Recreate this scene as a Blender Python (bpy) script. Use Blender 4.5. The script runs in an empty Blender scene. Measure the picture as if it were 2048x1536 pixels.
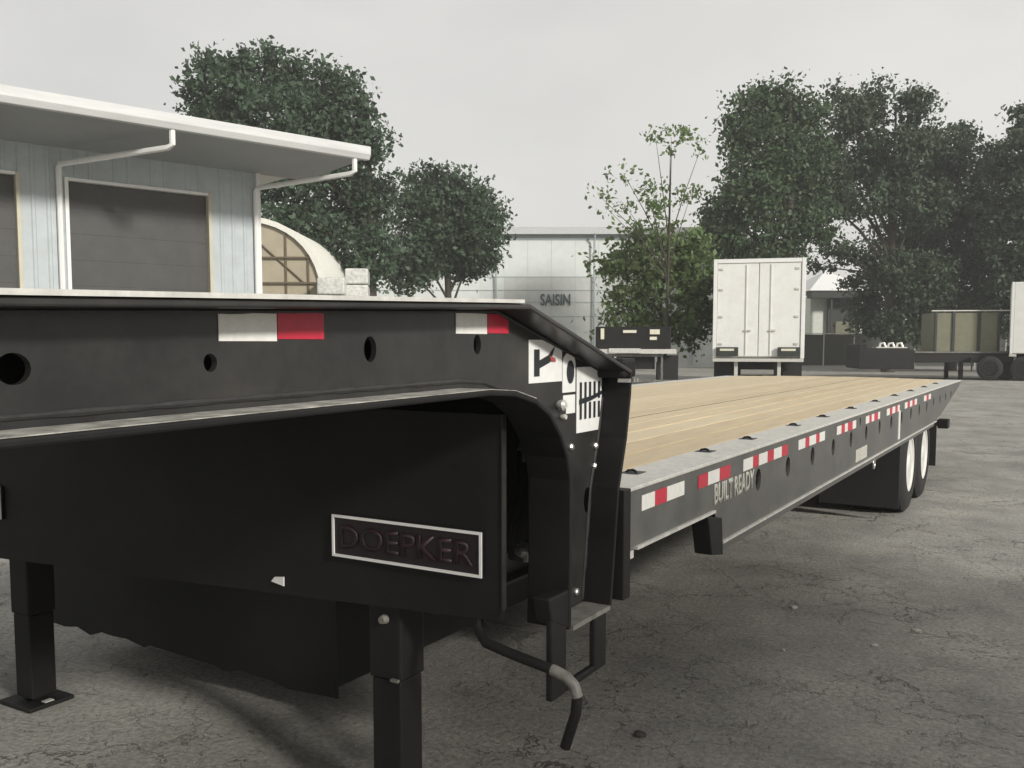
import bpy, bmesh, math, random
import numpy as np
from mathutils import Vector, Matrix, Euler
rad = math.radians
random.seed(7); RNG = np.random.default_rng(11)
sc = bpy.context.scene
COL = sc.collection

# ------------------------------------------------------------------ camera
K = 1.2                                   # metres per layout unit of the trailer
EYE = 1.30 * K
YAW = 30.908
cd = bpy.data.cameras.new('camera'); cam = bpy.data.objects.new('camera', cd); COL.objects.link(cam)
cam.location = (0, 0, EYE)
cam.rotation_euler = (rad(90 - 4.5), 0, rad(YAW))
cd.sensor_width = 36.0; cd.lens = 36.0 * 1875 / 2048
cd.shift_y = 65 / 2048
cd.clip_start = 0.05; cd.clip_end = 3000
sc.camera = cam

# ------------------------------------------------------------------ world: bright hazy overcast
SUN_EL, SUN_AZ = 26.0, -18.0               # azimuth from +X towards +Y
w = bpy.data.worlds.new('World'); sc.world = w; w.use_nodes = True
nt = w.node_tree; nt.nodes.clear()
wo = nt.nodes.new('ShaderNodeOutputWorld'); bg = nt.nodes.new('ShaderNodeBackground')
sky = nt.nodes.new('ShaderNodeTexSky'); sky.sky_type = 'NISHITA'; sky.sun_disc = False
sky.sun_elevation = rad(SUN_EL); sky.sun_rotation = rad(90 - SUN_AZ)
sky.dust_density = 3.0
tc = nt.nodes.new('ShaderNodeTexCoord')
mp = nt.nodes.new('ShaderNodeMapping'); mp.inputs['Scale'].default_value = (1.0, 1.0, 2.2)
nz = nt.nodes.new('ShaderNodeTexNoise'); nz.inputs['Scale'].default_value = 1.6; nz.inputs['Detail'].default_value = 5
cr = nt.nodes.new('ShaderNodeValToRGB')
cr.color_ramp.elements[0].position = 0.25; cr.color_ramp.elements[0].color = (5.9, 5.8, 5.6, 1)
cr.color_ramp.elements[1].position = 0.8; cr.color_ramp.elements[1].color = (8.9, 8.7, 8.3, 1)
mx = nt.nodes.new('ShaderNodeMixRGB'); mx.inputs['Fac'].default_value = 0.9
nt.links.new(tc.outputs['Generated'], mp.inputs['Vector']); nt.links.new(mp.outputs['Vector'], nz.inputs['Vector'])
sx = nt.nodes.new('ShaderNodeSeparateXYZ'); nt.links.new(tc.outputs['Generated'], sx.inputs['Vector'])
hz = nt.nodes.new('ShaderNodeMapRange'); hz.inputs['From Min'].default_value = 0.0; hz.inputs['From Max'].default_value = 0.75
hz.inputs['To Min'].default_value = 0.24; hz.inputs['To Max'].default_value = -0.22
nt.links.new(sx.outputs['Z'], hz.inputs['Value'])
ad = nt.nodes.new('ShaderNodeMath'); ad.operation = 'ADD'; nt.links.new(nz.outputs['Fac'], ad.inputs[0]); nt.links.new(hz.outputs['Result'], ad.inputs[1])
nt.links.new(ad.outputs[0], cr.inputs['Fac'])
nt.links.new(sky.outputs['Color'], mx.inputs['Color1']); nt.links.new(cr.outputs['Color'], mx.inputs['Color2'])
nt.links.new(mx.outputs['Color'], bg.inputs['Color']); bg.inputs['Strength'].default_value = 0.10
nt.links.new(bg.outputs['Background'], wo.inputs['Surface'])

# ------------------------------------------------------------------ sun
sd = bpy.data.lights.new('sun', 'SUN'); sun = bpy.data.objects.new('sun', sd); COL.objects.link(sun)
sd.energy = 3.7; sd.angle = rad(7); sd.color = (1.0, 0.965, 0.90)
sdir = Vector((math.cos(rad(SUN_EL)) * math.cos(rad(SUN_AZ)), math.cos(rad(SUN_EL)) * math.sin(rad(SUN_AZ)), math.sin(rad(SUN_EL))))
sun.rotation_euler = sdir.to_track_quat('Z', 'Y').to_euler(); sun.location = (20, 0, 30)

vs = sc.view_settings
vs.view_transform = 'Standard'; vs.look = 'None'; vs.exposure = 0.0; vs.gamma = 1.0; vs.use_curve_mapping = False

# ------------------------------------------------------------------ materials
def mat(name, col, rough=0.6, metal=0.0, var=0.25, scale=6.0, bump=0.0, bscale=60.0, spec=0.5, col2=None, stretch=None, trans=0.0, dust=None, dustamt=0.5):
    m = bpy.data.materials.new(name); m.use_nodes = True
    n = m.node_tree; b = n.nodes['Principled BSDF']
    b.inputs['Roughness'].default_value = rough; b.inputs['Metallic'].default_value = metal
    b.inputs['Specular IOR Level'].default_value = spec
    t = n.nodes.new('ShaderNodeTexCoord'); mp = n.nodes.new('ShaderNodeMapping')
    if stretch: mp.inputs['Scale'].default_value = stretch
    n.links.new(t.outputs['Object'], mp.inputs['Vector'])
    a = n.nodes.new('ShaderNodeTexNoise'); a.inputs['Scale'].default_value = scale; a.inputs['Detail'].default_value = 6; a.inputs['Roughness'].default_value = 0.65
    n.links.new(mp.outputs['Vector'], a.inputs['Vector'])
    r = n.nodes.new('ShaderNodeValToRGB')
    c2 = col2 if col2 else tuple(min(1, c * (1 + var)) for c in col)
    c1 = tuple(c * (1 - var) for c in col)
    r.color_ramp.elements[0].position = 0.3; r.color_ramp.elements[0].color = (*c1, 1)
    r.color_ramp.elements[1].position = 0.7; r.color_ramp.elements[1].color = (*c2, 1)
    n.links.new(a.outputs['Fac'], r.inputs['Fac'])
    out = r.outputs['Color']
    if dust:
        d = n.nodes.new('ShaderNodeTexNoise'); d.inputs['Scale'].default_value = 2.2; d.inputs['Detail'].default_value = 8; d.inputs['Roughness'].default_value = 0.75
        n.links.new(mp.outputs['Vector'], d.inputs['Vector'])
        dr = n.nodes.new('ShaderNodeMapRange'); dr.inputs['From Min'].default_value = 0.42; dr.inputs['From Max'].default_value = 0.75; dr.inputs['To Max'].default_value = dustamt
        n.links.new(d.outputs['Fac'], dr.inputs['Value'])
        mxr = n.nodes.new('ShaderNodeMixRGB'); mxr.inputs['Color2'].default_value = (*dust, 1)
        n.links.new(dr.outputs['Result'], mxr.inputs['Fac']); n.links.new(out, mxr.inputs['Color1']); out = mxr.outputs['Color']
    n.links.new(out, b.inputs['Base Color'])
    rr = n.nodes.new('ShaderNodeMapRange'); rr.inputs['To Min'].default_value = max(0.03, rough - 0.12); rr.inputs['To Max'].default_value = min(1, rough + 0.12)
    n.links.new(a.outputs['Fac'], rr.inputs['Value']); n.links.new(rr.outputs['Result'], b.inputs['Roughness'])
    if bump:
        bn = n.nodes.new('ShaderNodeTexNoise'); bn.inputs['Scale'].default_value = bscale; bn.inputs['Detail'].default_value = 4
        n.links.new(mp.outputs['Vector'], bn.inputs['Vector'])
        bp = n.nodes.new('ShaderNodeBump'); bp.inputs['Strength'].default_value = bump; bp.inputs['Distance'].default_value = 0.01
        n.links.new(bn.outputs['Fac'], bp.inputs['Height']); n.links.new(bp.outputs['Normal'], b.inputs['Normal'])
    if trans:
        tr = n.nodes.new('ShaderNodeBsdfTranslucent'); ms = n.nodes.new('ShaderNodeMixShader'); ms.inputs['Fac'].default_value = trans
        n.links.new(out, tr.inputs['Color']); n.links.new(b.outputs['BSDF'], ms.inputs[1]); n.links.new(tr.outputs['BSDF'], ms.inputs[2])
        n.links.new(ms.outputs['Shader'], n.nodes['Material Output'].inputs['Surface'])
    return m

M = {}
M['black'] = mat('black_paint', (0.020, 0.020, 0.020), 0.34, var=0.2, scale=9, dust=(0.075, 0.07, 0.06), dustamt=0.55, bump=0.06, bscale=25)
M['black2'] = mat('black_paint_shaded_side', (0.008, 0.008, 0.008), 0.6, var=0.25, scale=7, dust=(0.03, 0.028, 0.025), dustamt=0.4, spec=0.3)  # darker copy of the black paint, with shade put into its colour
M['edge'] = mat('worn_edge_and_highlight', (0.16, 0.155, 0.14), 0.5, var=0.5, scale=14)  # grey for worn edges, also for painted highlights on crank bend and leg
M['dust_highlight'] = mat('settled_dust_highlight', (0.34, 0.33, 0.30), 0.85, var=0.6, scale=18)  # dust colour lightened to carry the flange highlight
M['weld'] = mat('painted_weld_bead', (0.035, 0.035, 0.034), 0.35, var=0.3, scale=50)
M['trim'] = mat('pale_aluminium', (0.62, 0.61, 0.57), 0.35, metal=0.2, var=0.2, scale=20)
M['galv'] = mat('galvanised_rail', (0.60, 0.585, 0.54), 0.5, metal=0.2, var=0.18, scale=30, bump=0.08, bscale=40)
M['rail'] = mat('dark_grey_rail', (0.085, 0.086, 0.083), 0.42, var=0.25, scale=8, dust=(0.16, 0.15, 0.13), dustamt=0.5)
M['wood'] = mat('plank_wood', (0.565, 0.465, 0.315), 0.65, var=0.09, scale=5, stretch=(7, 0.5, 7), bump=0.15, bscale=18, col2=(0.64, 0.53, 0.35))
M['wood2'] = mat('plank_wood_pale', (0.605, 0.505, 0.35), 0.65, var=0.09, scale=5, stretch=(7, 0.5, 7), bump=0.15, bscale=18, col2=(0.67, 0.565, 0.38))
M['wood3'] = mat('plank_wood_tan', (0.53, 0.425, 0.28), 0.65, var=0.09, scale=5, stretch=(7, 0.5, 7), bump=0.15, bscale=18, col2=(0.61, 0.495, 0.32))
M['rubber'] = mat('rubber', (0.014, 0.014, 0.014), 0.8, var=0.3, scale=14, bump=0.1)
M['rim'] = mat('white_wheel_rim', (0.74, 0.73, 0.70), 0.35, metal=0.15, var=0.08)
M['white_t'] = mat('reflective_white', (0.74, 0.73, 0.69), 0.35, var=0.08, scale=40)
M['red_t'] = mat('reflective_red', (0.50, 0.022, 0.05), 0.35, var=0.12, scale=40)
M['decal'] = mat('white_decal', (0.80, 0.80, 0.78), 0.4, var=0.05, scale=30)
M['ink'] = mat('decal_ink', (0.02, 0.024, 0.028), 0.5, var=0.2)
M['inkred'] = mat('decal_red_ink', (0.32, 0.07, 0.06), 0.5, var=0.2)
M['maroon'] = mat('maroon_plate', (0.011, 0.006, 0.008), 0.5, var=0.2, scale=12)
M['maroon2'] = mat('maroon_lettering', (0.022, 0.009, 0.012), 0.5, var=0.2, scale=12)
M['dirtywhite'] = mat('weathered_white_letter', (0.46, 0.45, 0.40), 0.55, var=0.3, scale=60)
M['steel'] = mat('bare_steel', (0.50, 0.49, 0.47), 0.3, metal=0.7, var=0.3, scale=20)
M['wallp'] = mat('blue_white_siding', (0.45, 0.495, 0.515), 0.5, var=0.08, scale=3, dust=(0.36, 0.37, 0.36), dustamt=0.5)
M['soffit'] = mat('grey_soffit', (0.33, 0.34, 0.345), 0.6, var=0.06, scale=3)
M['whitepaint'] = mat('white_paint', (0.80, 0.80, 0.78), 0.4, var=0.04, scale=5)
M['gutter'] = mat('grey_white_gutter', (0.58, 0.585, 0.58), 0.45, var=0.12, scale=1.5, stretch=(1, 0.4, 4))
M['cream'] = mat('cream_trim', (0.52, 0.49, 0.38), 0.5, var=0.08, scale=5)
M['rolldoor'] = mat('dark_roller_door', (0.052, 0.052, 0.050), 0.55, var=0.12, scale=2.5, dust=(0.10, 0.098, 0.092), dustamt=0.4)
M['roof'] = mat('pale_metal_roof', (0.55, 0.56, 0.56), 0.4, metal=0.2, var=0.06)
M['tanfabric'] = mat('tan_cover_fabric', (0.55, 0.49, 0.37), 0.8, var=0.12, scale=1.5, trans=0.25)
M['whitefabric'] = mat('white_cover_fabric', (0.78, 0.77, 0.70), 0.7, var=0.05)
M['brownbar'] = mat('brown_frame_bar', (0.14, 0.11, 0.07), 0.7, var=0.2)
M['shed'] = mat('pale_green_grey_siding', (0.66, 0.69, 0.67), 0.55, var=0.05, scale=2)
M['shed2'] = mat('grey_lower_siding', (0.54, 0.56, 0.54), 0.55, var=0.07, scale=2)
M['shedband'] = mat('blue_grey_band', (0.38, 0.42, 0.43), 0.55, var=0.08, scale=2)
M['signink'] = mat('slate_sign_letter', (0.05, 0.085, 0.095), 0.5, var=0.2)
M['vanwhite'] = mat('white_trailer_panel', (0.80, 0.80, 0.77), 0.35, var=0.04, scale=4, dust=(0.55, 0.52, 0.45), dustamt=0.3)
M['tan'] = mat('tan_box_panel', (0.16, 0.16, 0.105), 0.6, var=0.15, scale=3)
M['bark'] = mat('bark', (0.055, 0.045, 0.034), 0.9, var=0.35, scale=12, bump=0.4, bscale=30)
M['leafA'] = mat('leaf_blue_green', (0.062, 0.100, 0.058), 0.6, var=0.6, scale=0.9, trans=0.3)
M['leafB'] = mat('leaf_mid_green', (0.064, 0.108, 0.050), 0.6, var=0.6, scale=1.0, trans=0.3)
M['leafC'] = mat('leaf_light_green', (0.135, 0.195, 0.075), 0.6, var=0.4, scale=1.0, trans=0.4)
M['leafD'] = mat('leaf_dark_green', (0.052, 0.080, 0.044), 0.6, var=0.6, scale=0.8, trans=0.22)
M['wrap'] = mat('plastic_wrap', (0.58, 0.58, 0.55), 0.4, var=0.3, scale=9, bump=0.5, bscale=12)
M['housewall'] = mat('house_pale_wall', (0.60, 0.63, 0.56), 0.6, var=0.08)
M['dark'] = mat('dark_opening', (0.03, 0.034, 0.03), 0.7, var=0.2)
M['fence'] = mat('dark_fence_mesh', (0.055, 0.058, 0.05), 0.8, var=0.25, scale=5)
M['lamp'] = mat('pale_lamp_lens', (0.70, 0.68, 0.55), 0.3, var=0.1)
M['stone'] = mat('dark_stone', (0.06, 0.055, 0.05), 0.9, var=0.3, scale=20)
M['grit'] = mat('loose_grit', (0.25, 0.24, 0.21), 0.9, var=0.5, scale=3)
M['stone2'] = mat('pale_stone', (0.42, 0.40, 0.36), 0.9, var=0.2, scale=20)

# ground: old cracked asphalt with dusty fines
def ground_mat():
    m = bpy.data.materials.new('cracked_asphalt'); m.use_nodes = True
    n = m.node_tree; b = n.nodes['Principled BSDF']; L = n.links.new
    b.inputs['Roughness'].default_value = 0.9; b.inputs['Specular IOR Level'].default_value = 0.2
    t = n.nodes.new('ShaderNodeTexCoord')
    def noise(s, d=6, r=0.6, v=None):
        x = n.nodes.new('ShaderNodeTexNoise'); x.inputs['Scale'].default_value = s; x.inputs['Detail'].default_value = d; x.inputs['Roughness'].default_value = r
        L(v if v else t.outputs['Object'], x.inputs['Vector']); return x
    def ramp(fac, stops):
        x = n.nodes.new('ShaderNodeValToRGB'); L(fac, x.inputs['Fac'])
        e = x.color_ramp.elements
        e[0].position, e[0].color = stops[0][0], (*stops[0][1], 1); e[1].position, e[1].color = stops[-1][0], (*stops[-1][1], 1)
        for p, c in stops[1:-1]:
            k = e.new(p); k.color = (*c, 1)
        return x
    def mix(a, c, fac, mode='MIX'):
        x = n.nodes.new('ShaderNodeMixRGB'); x.blend_type = mode
        for s, v in ((x.inputs['Fac'], fac), (x.inputs['Color1'], a), (x.inputs['Color2'], c)):
            if hasattr(v, 'is_linked'): L(v, s)
            else: s.default_value = v
        return x.outputs['Color']
    big = noise(0.16, 5, 0.6); med = noise(1.3, 6, 0.7); fine = noise(38, 4, 0.8); grit = noise(120, 2, 0.6)
    base = ramp(big.outputs['Fac'], [(0.3, (0.275, 0.269, 0.25)), (0.52, (0.32, 0.314, 0.295)), (0.75, (0.365, 0.359, 0.34))]).outputs['Color']
    c = mix(base, ramp(med.outputs['Fac'], [(0.3, (0.72, 0.72, 0.72)), (0.7, (1.25, 1.24, 1.2))]).outputs['Color'], 1.0, 'MULTIPLY')
    c = mix(c, ramp(fine.outputs['Fac'], [(0.3, (0.60, 0.60, 0.60)), (0.72, (1.40, 1.39, 1.37))]).outputs['Color'], 1.0, 'MULTIPLY')
    g = ramp(grit.outputs['Fac'], [(0.62, (0, 0, 0)), (0.72, (1, 1, 1))])
    c = mix(c, (0.36, 0.345, 0.30, 1), mix((0, 0, 0, 1), g.outputs['Color'], 0.45))
    # cracks
    ds = noise(2.2, 5, 0.7)
    add = n.nodes.new('ShaderNodeVectorMath'); add.operation = 'MULTIPLY_ADD'
    L(ds.outputs['Color'], add.inputs[0]); add.inputs[1].default_value = (0.6, 0.6, 0); L(t.outputs['Object'], add.inputs[2])
    masks = []
    for sc_, wd in ((1.5, 0.008), (4.2, 0.014)):
        v = n.nodes.new('ShaderNodeTexVoronoi'); v.feature = 'DISTANCE_TO_EDGE'; v.inputs['Scale'].default_value = sc_
        L(add.outputs[0], v.inputs['Vector'])
        mr = n.nodes.new('ShaderNodeMapRange'); mr.inputs['From Min'].default_value = wd * 0.25; mr.inputs['From Max'].default_value = wd
        mr.inputs['To Min'].default_value = 1; mr.inputs['To Max'].default_value = 0
        L(v.outputs['Distance'], mr.inputs['Value']); masks.append(mr.outputs['Result'])
    br = noise(0.9, 3, 0.5); brr = n.nodes.new('ShaderNodeMapRange'); brr.inputs['From Min'].default_value = 0.42; brr.inputs['From Max'].default_value = 0.56
    L(br.outputs['Fac'], brr.inputs['Value'])
    mm = n.nodes.new('ShaderNodeMath'); mm.operation = 'MULTIPLY'; L(masks[1], mm.inputs[0]); L(brr.outputs['Result'], mm.inputs[1])
    br2 = noise(0.45, 3, 0.5); brr2 = n.nodes.new('ShaderNodeMapRange'); brr2.inputs['From Min'].default_value = 0.40; brr2.inputs['From Max'].default_value = 0.55
    L(br2.outputs['Fac'], brr2.inputs['Value'])
    m0 = n.nodes.new('ShaderNodeMath'); m0.operation = 'MULTIPLY'; L(masks[0], m0.inputs[0]); L(brr2.outputs['Result'], m0.inputs[1])
    mxm = n.nodes.new('ShaderNodeMath'); mxm.operation = 'MAXIMUM'; L(m0.outputs[0], mxm.inputs[0]); L(mm.outputs[0], mxm.inputs[1])
    cf = n.nodes.new('ShaderNodeMath'); cf.operation = 'MULTIPLY'; L(mxm.outputs[0], cf.inputs[0]); cf.inputs[1].default_value = 0.62
    c = mix(c, (0.045, 0.042, 0.036, 1), cf.outputs[0])
    L(c, b.inputs['Base Color'])
    h1 = n.nodes.new('ShaderNodeMath'); h1.operation = 'MULTIPLY_ADD'; L(mxm.outputs[0], h1.inputs[0]); h1.inputs[1].default_value = -0.8
    h2 = n.nodes.new('ShaderNodeMath'); h2.operation = 'ADD'; L(med.outputs['Fac'], h2.inputs[0]); L(fine.outputs['Fac'], h2.inputs[1])
    L(h2.outputs[0], h1.inputs[2])
    bp = n.nodes.new('ShaderNodeBump'); bp.inputs['Strength'].default_value = 0.7; bp.inputs['Distance'].default_value = 0.015
    L(h1.outputs[0], bp.inputs['Height']); L(bp.outputs['Normal'], b.inputs['Normal'])
    return m
M['ground'] = ground_mat()
M['road'] = mat('far_road_asphalt', (0.17, 0.17, 0.16), 0.9, var=0.12, scale=0.5)

# ------------------------------------------------------------------ mesh helpers
class MB:
    def __init__(s): s.v = []; s.f = []
    def add(s, vs_, fs):
        o = len(s.v); s.v += [tuple(p) for p in vs_]; s.f += [tuple(i + o for i in f) for f in fs]; return s
    def box(s, x0, x1, y0, y1, z0, z1, rot=None, piv=None):
        p = [Vector((x, y, z)) for z in (z0, z1) for y in (y0, y1) for x in (x0, x1)]
        if rot is not None:
            c = Vector(piv) if piv else Vector(((x0 + x1) / 2, (y0 + y1) / 2, (z0 + z1) / 2))
            R = Euler(rot).to_matrix(); p = [R @ (q - c) + c for q in p]
        return s.add(p, [(0, 2, 3, 1), (4, 5, 7, 6), (0, 1, 5, 4), (2, 6, 7, 3), (0, 4, 6, 2), (1, 3, 7, 5)])
    def prism(s, poly, axis, a0, a1):
        """polygon of (p,q) pairs extruded along axis: X -> (p,q)=(y,z); Y -> (x,z); Z -> (x,y)"""
        def P(p, q, a): return {'X': (a, p, q), 'Y': (p, a, q), 'Z': (p, q, a)}[axis]
        n = len(poly)
        return s.add([P(p, q, a0) for p, q in poly] + [P(p, q, a1) for p, q in poly],
                     [tuple(range(n)), tuple(range(2 * n - 1, n - 1, -1))] + [(i, (i + 1) % n, n + (i + 1) % n, n + i) for i in range(n)])
    def strip(s, path, axis, a0, a1, t):
        """thick strip following an open path of (p,q), grown by t to its left"""
        pts = [Vector(q) for q in path]; off = []
        for i, q in enumerate(pts):
            d0 = (pts[i] - pts[i - 1]).normalized() if i else (pts[1] - pts[0]).normalized()
            d1 = (pts[i + 1] - pts[i]).normalized() if i < len(pts) - 1 else d0
            d = (d0 + d1).normalized(); nrm = Vector((-d.y, d.x)); off.append(q + nrm * t)
        def P(q, a): return {'X': (a, q.x, q.y), 'Y': (q.x, a, q.y), 'Z': (q.x, q.y, a)}[axis]
        n = len(pts); vs_ = [P(q, a0) for q in pts] + [P(q, a1) for q in pts] + [P(q, a0) for q in off] + [P(q, a1) for q in off]
        fs = []
        for i in range(n - 1):
            fs += [(i, i + 1, n + i + 1, n + i), (2 * n + i, 3 * n + i, 3 * n + i + 1, 2 * n + i + 1),
                   (i, 2 * n + i, 2 * n + i + 1, i + 1), (n + i, n + i + 1, 3 * n + i + 1, 3 * n + i)]
        fs += [(0, n, 3 * n, 2 * n), (n - 1, 3 * n - 1, 4 * n - 1, 2 * n - 1)]
        return s.add(vs_, fs)
    def tube(s, path, r, n=10, cap=True):
        pts = [Vector(p) for p in path]; rs = r if isinstance(r, (list, tuple)) else [r] * len(pts)
        o = len(s.v); up = None
        for i, p in enumerate(pts):
            d = (pts[min(i + 1, len(pts) - 1)] - pts[max(i - 1, 0)]).normalized()
            if up is None:
                up = Vector((0, 0, 1)) if abs(d.z) < 0.9 else Vector((1, 0, 0))
            a = d.cross(up).normalized(); bb = a.cross(d).normalized(); up = bb
            for k in range(n):
                th = 2 * math.pi * k / n
                s.v.append(tuple(p + (a * math.cos(th) + bb * math.sin(th)) * rs[i]))
        for i in range(len(pts) - 1):
            for k in range(n):
                k2 = (k + 1) % n
                s.f.append((o + i * n + k, o + i * n + k2, o + (i + 1) * n + k2, o + (i + 1) * n + k))
        if cap:
            s.f.append(tuple(o + k for k in range(n - 1, -1, -1))); s.f.append(tuple(o + (len(pts) - 1) * n + k for k in range(n)))
        return s
    def lathe(s, prof, c, axis='X', n=28, closed=False):
        """prof: (along axis, radius)"""
        o = len(s.v); m_ = len(prof)
        for k in range(n):
            th = 2 * math.pi * k / n; cs, sn = math.cos(th), math.sin(th)
            for a, r in prof:
                q = {'X': (a, r * cs, r * sn), 'Y': (r * cs, a, r * sn), 'Z': (r * cs, r * sn, a)}[axis]
                s.v.append((c[0] + q[0], c[1] + q[1], c[2] + q[2]))
        for k in range(n):
            k2 = (k + 1) % n
            for i in range(m_ - 1 + (1 if closed else 0)):
                i2 = (i + 1) % m_
                s.f.append((o + k * m_ + i, o + k * m_ + i2, o + k2 * m_ + i2, o + k2 * m_ + i))
        if not closed:
            s.f.append(tuple(o + k * m_ for k in range(n))); s.f.append(tuple(o + k * m_ + m_ - 1 for k in range(n - 1, -1, -1)))
        return s
    def build(s, name, m, parent=None, k=1.0, org=(0, 0, 0), smooth=False, bevel=0.0, kind=None):
        me = bpy.data.meshes.new(name)
        me.from_pydata([((x * k - org[0]), (y * k - org[1]), (z * k - org[2])) for x, y, z in s.v], [], s.f)
        bm = bmesh.new(); bm.from_mesh(me); bmesh.ops.recalc_face_normals(bm, faces=bm.faces); bm.to_mesh(me); bm.free()
        if smooth:
            me.polygons.foreach_set('use_smooth', [True] * len(me.polygons))
            try: me.set_sharp_from_angle(angle=rad(40))
            except Exception: pass
        me.materials.append(m)
        o = bpy.data.objects.new(name, me); COL.objects.link(o)
        if parent: o.parent = parent
        if bevel:
            bv = o.modifiers.new('bevel', 'BEVEL'); bv.width = bevel; bv.segments = 2; bv.limit_method = 'ANGLE'; bv.angle_limit = rad(50)
        if kind: o['kind'] = kind
        return o

def tag(o, label=None, cat=None, group=None, kind=None):
    if label: o['label'] = label
    if cat: o['category'] = cat
    if group: o['group'] = group
    if kind: o['kind'] = kind
    return o
def thing(name, label, cat, loc=(0, 0, 0), rz=0.0, group=None):
    o = bpy.data.objects.new(name, None); COL.objects.link(o); o.empty_display_size = 0.2
    o.location = loc; o.rotation_euler = (0, 0, rz); return tag(o, label, cat, group)
def copy_tree(o, parent=None):
    c = o.copy(); COL.objects.link(c); c.parent = parent
    for ch in o.children: copy_tree(ch, c)
    return c
def part_copy(o, loc):
    c = o.copy(); COL.objects.link(c); c.location = loc
    for ch in o.children: copy_tree(ch, c)
    return c

def holed_plate(name, outer, holes, x0, x1, m, parent, org):
    """flat plate in the YZ plane with real holes: a filled 2D curve, turned into a mesh"""
    cu = bpy.data.curves.new(name, 'CURVE'); cu.dimensions = '2D'; cu.fill_mode = 'BOTH'; cu.extrude = abs(x1 - x0) * K / 2
    for ring in [outer] + holes:
        sp = cu.splines.new('POLY'); sp.points.add(len(ring) - 1); sp.use_cyclic_u = True
        for p, q in zip(sp.points, ring): p.co = (q[0] * K, q[1] * K, 0, 1)
    t = bpy.data.objects.new(name, cu); COL.objects.link(t)
    me = bpy.data.meshes.new_from_object(t.evaluated_get(bpy.context.evaluated_depsgraph_get()))
    bpy.data.objects.remove(t); bpy.data.curves.remove(cu)
    xm = (x0 + x1) / 2 * K
    n = len(me.vertices); co = np.empty(n * 3, dtype=np.float32); me.vertices.foreach_get('co', co); co = co.reshape(-1, 3)
    nw = np.stack([xm + co[:, 2] - org[0], co[:, 0] - org[1], co[:, 1] - org[2]], 1).astype(np.float32)
    me.vertices.foreach_set('co', nw.ravel()); me.materials.clear(); me.materials.append(m); me.update()
    o = bpy.data.objects.new(name, me); COL.objects.link(o); o.parent = parent
    return o
def oval(y, z, a, b, n=16): return [(y + a * math.cos(2 * math.pi * i / n), z + b * math.sin(2 * math.pi * i / n)) for i in range(n)]

def lettering(name, txt, width, height, m, parent, basis, depth=0.002, bold=False):
    """flat raised letters; basis = (origin, right, up) vectors in the parent's frame"""
    cu = bpy.data.curves.new(name, 'FONT'); cu.body = txt; cu.size = 1.0; cu.extrude = 0.0; cu.offset = 0.03 if bold else 0.012; cu.resolution_u = 3
    t = bpy.data.objects.new(name, cu); COL.objects.link(t)
    me = bpy.data.meshes.new_from_object(t.evaluated_get(bpy.context.evaluated_depsgraph_get()))
    bpy.data.objects.remove(t); bpy.data.curves.remove(cu)
    n = len(me.vertices); co = np.empty(n * 3, dtype=np.float32); me.vertices.foreach_get('co', co); co = co.reshape(-1, 3)
    mn, mxx = co.min(0), co.max(0); co = (co - mn) / np.maximum(mxx - mn, 1e-6)
    og, rt, up = [np.array(v, dtype=np.float32) for v in basis]
    nw = og + np.outer(co[:, 0] * width, rt) + np.outer(co[:, 1] * height, up)
    me.vertices.foreach_set('co', nw.astype(np.float32).ravel()); me.materials.clear(); me.materials.append(m); me.update()
    o = bpy.data.objects.new(name, me); COL.objects.link(o); o.parent = parent
    sl = o.modifiers.new('thickness', 'SOLIDIFY'); sl.thickness = depth; sl.offset = 0
    return o

RX, RY = math.cos(rad(YAW)), math.sin(rad(YAW))
def W(u, d, z=0.0):
    """a spot u metres right of and d metres ahead of the photographer"""
    return (RX * u - RY * d, RY * u + RX * d, z)

# ------------------------------------------------------------------ setting: ground, far road
g = MB(); g.add([(-320, -320, 0), (320, -320, 0), (320, 320, 0), (-320, 320, 0)], [(0, 1, 2, 3)])
o = g.build('ground', M['ground']); tag(o, 'cracked grey brown asphalt yard with dusty patches', kind='structure')
r = thing('road', 'grey road crossing behind the yard', None); tag(r, kind='structure')
r = None
for ob in list(COL.objects):
    if ob.name == 'road': bpy.data.objects.remove(ob)
rd = MB(); c0, c1, c2, c3 = W(-90, 86, 0.006), W(120, 86, 0.006), W(120, 150, 0.006), W(-90, 150, 0.006)
rd.add([c0, c1, c2, c3], [(0, 1, 2, 3)])
tag(rd.build('road', M['road']), 'grey road crossing behind the yard', kind='structure')

# ------------------------------------------------------------------ the step deck trailer
ORG = (-2.3 * K, 2.3 * K, 0.0)
T = thing('step_deck_trailer', 'long black step deck trailer with new wood plank deck and raised gooseneck', 'trailer', ORG)
def P(mb, name, m, parent=None, **kw): return mb.build(name, m, parent or T, k=K, org=ORG, **kw)

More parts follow.
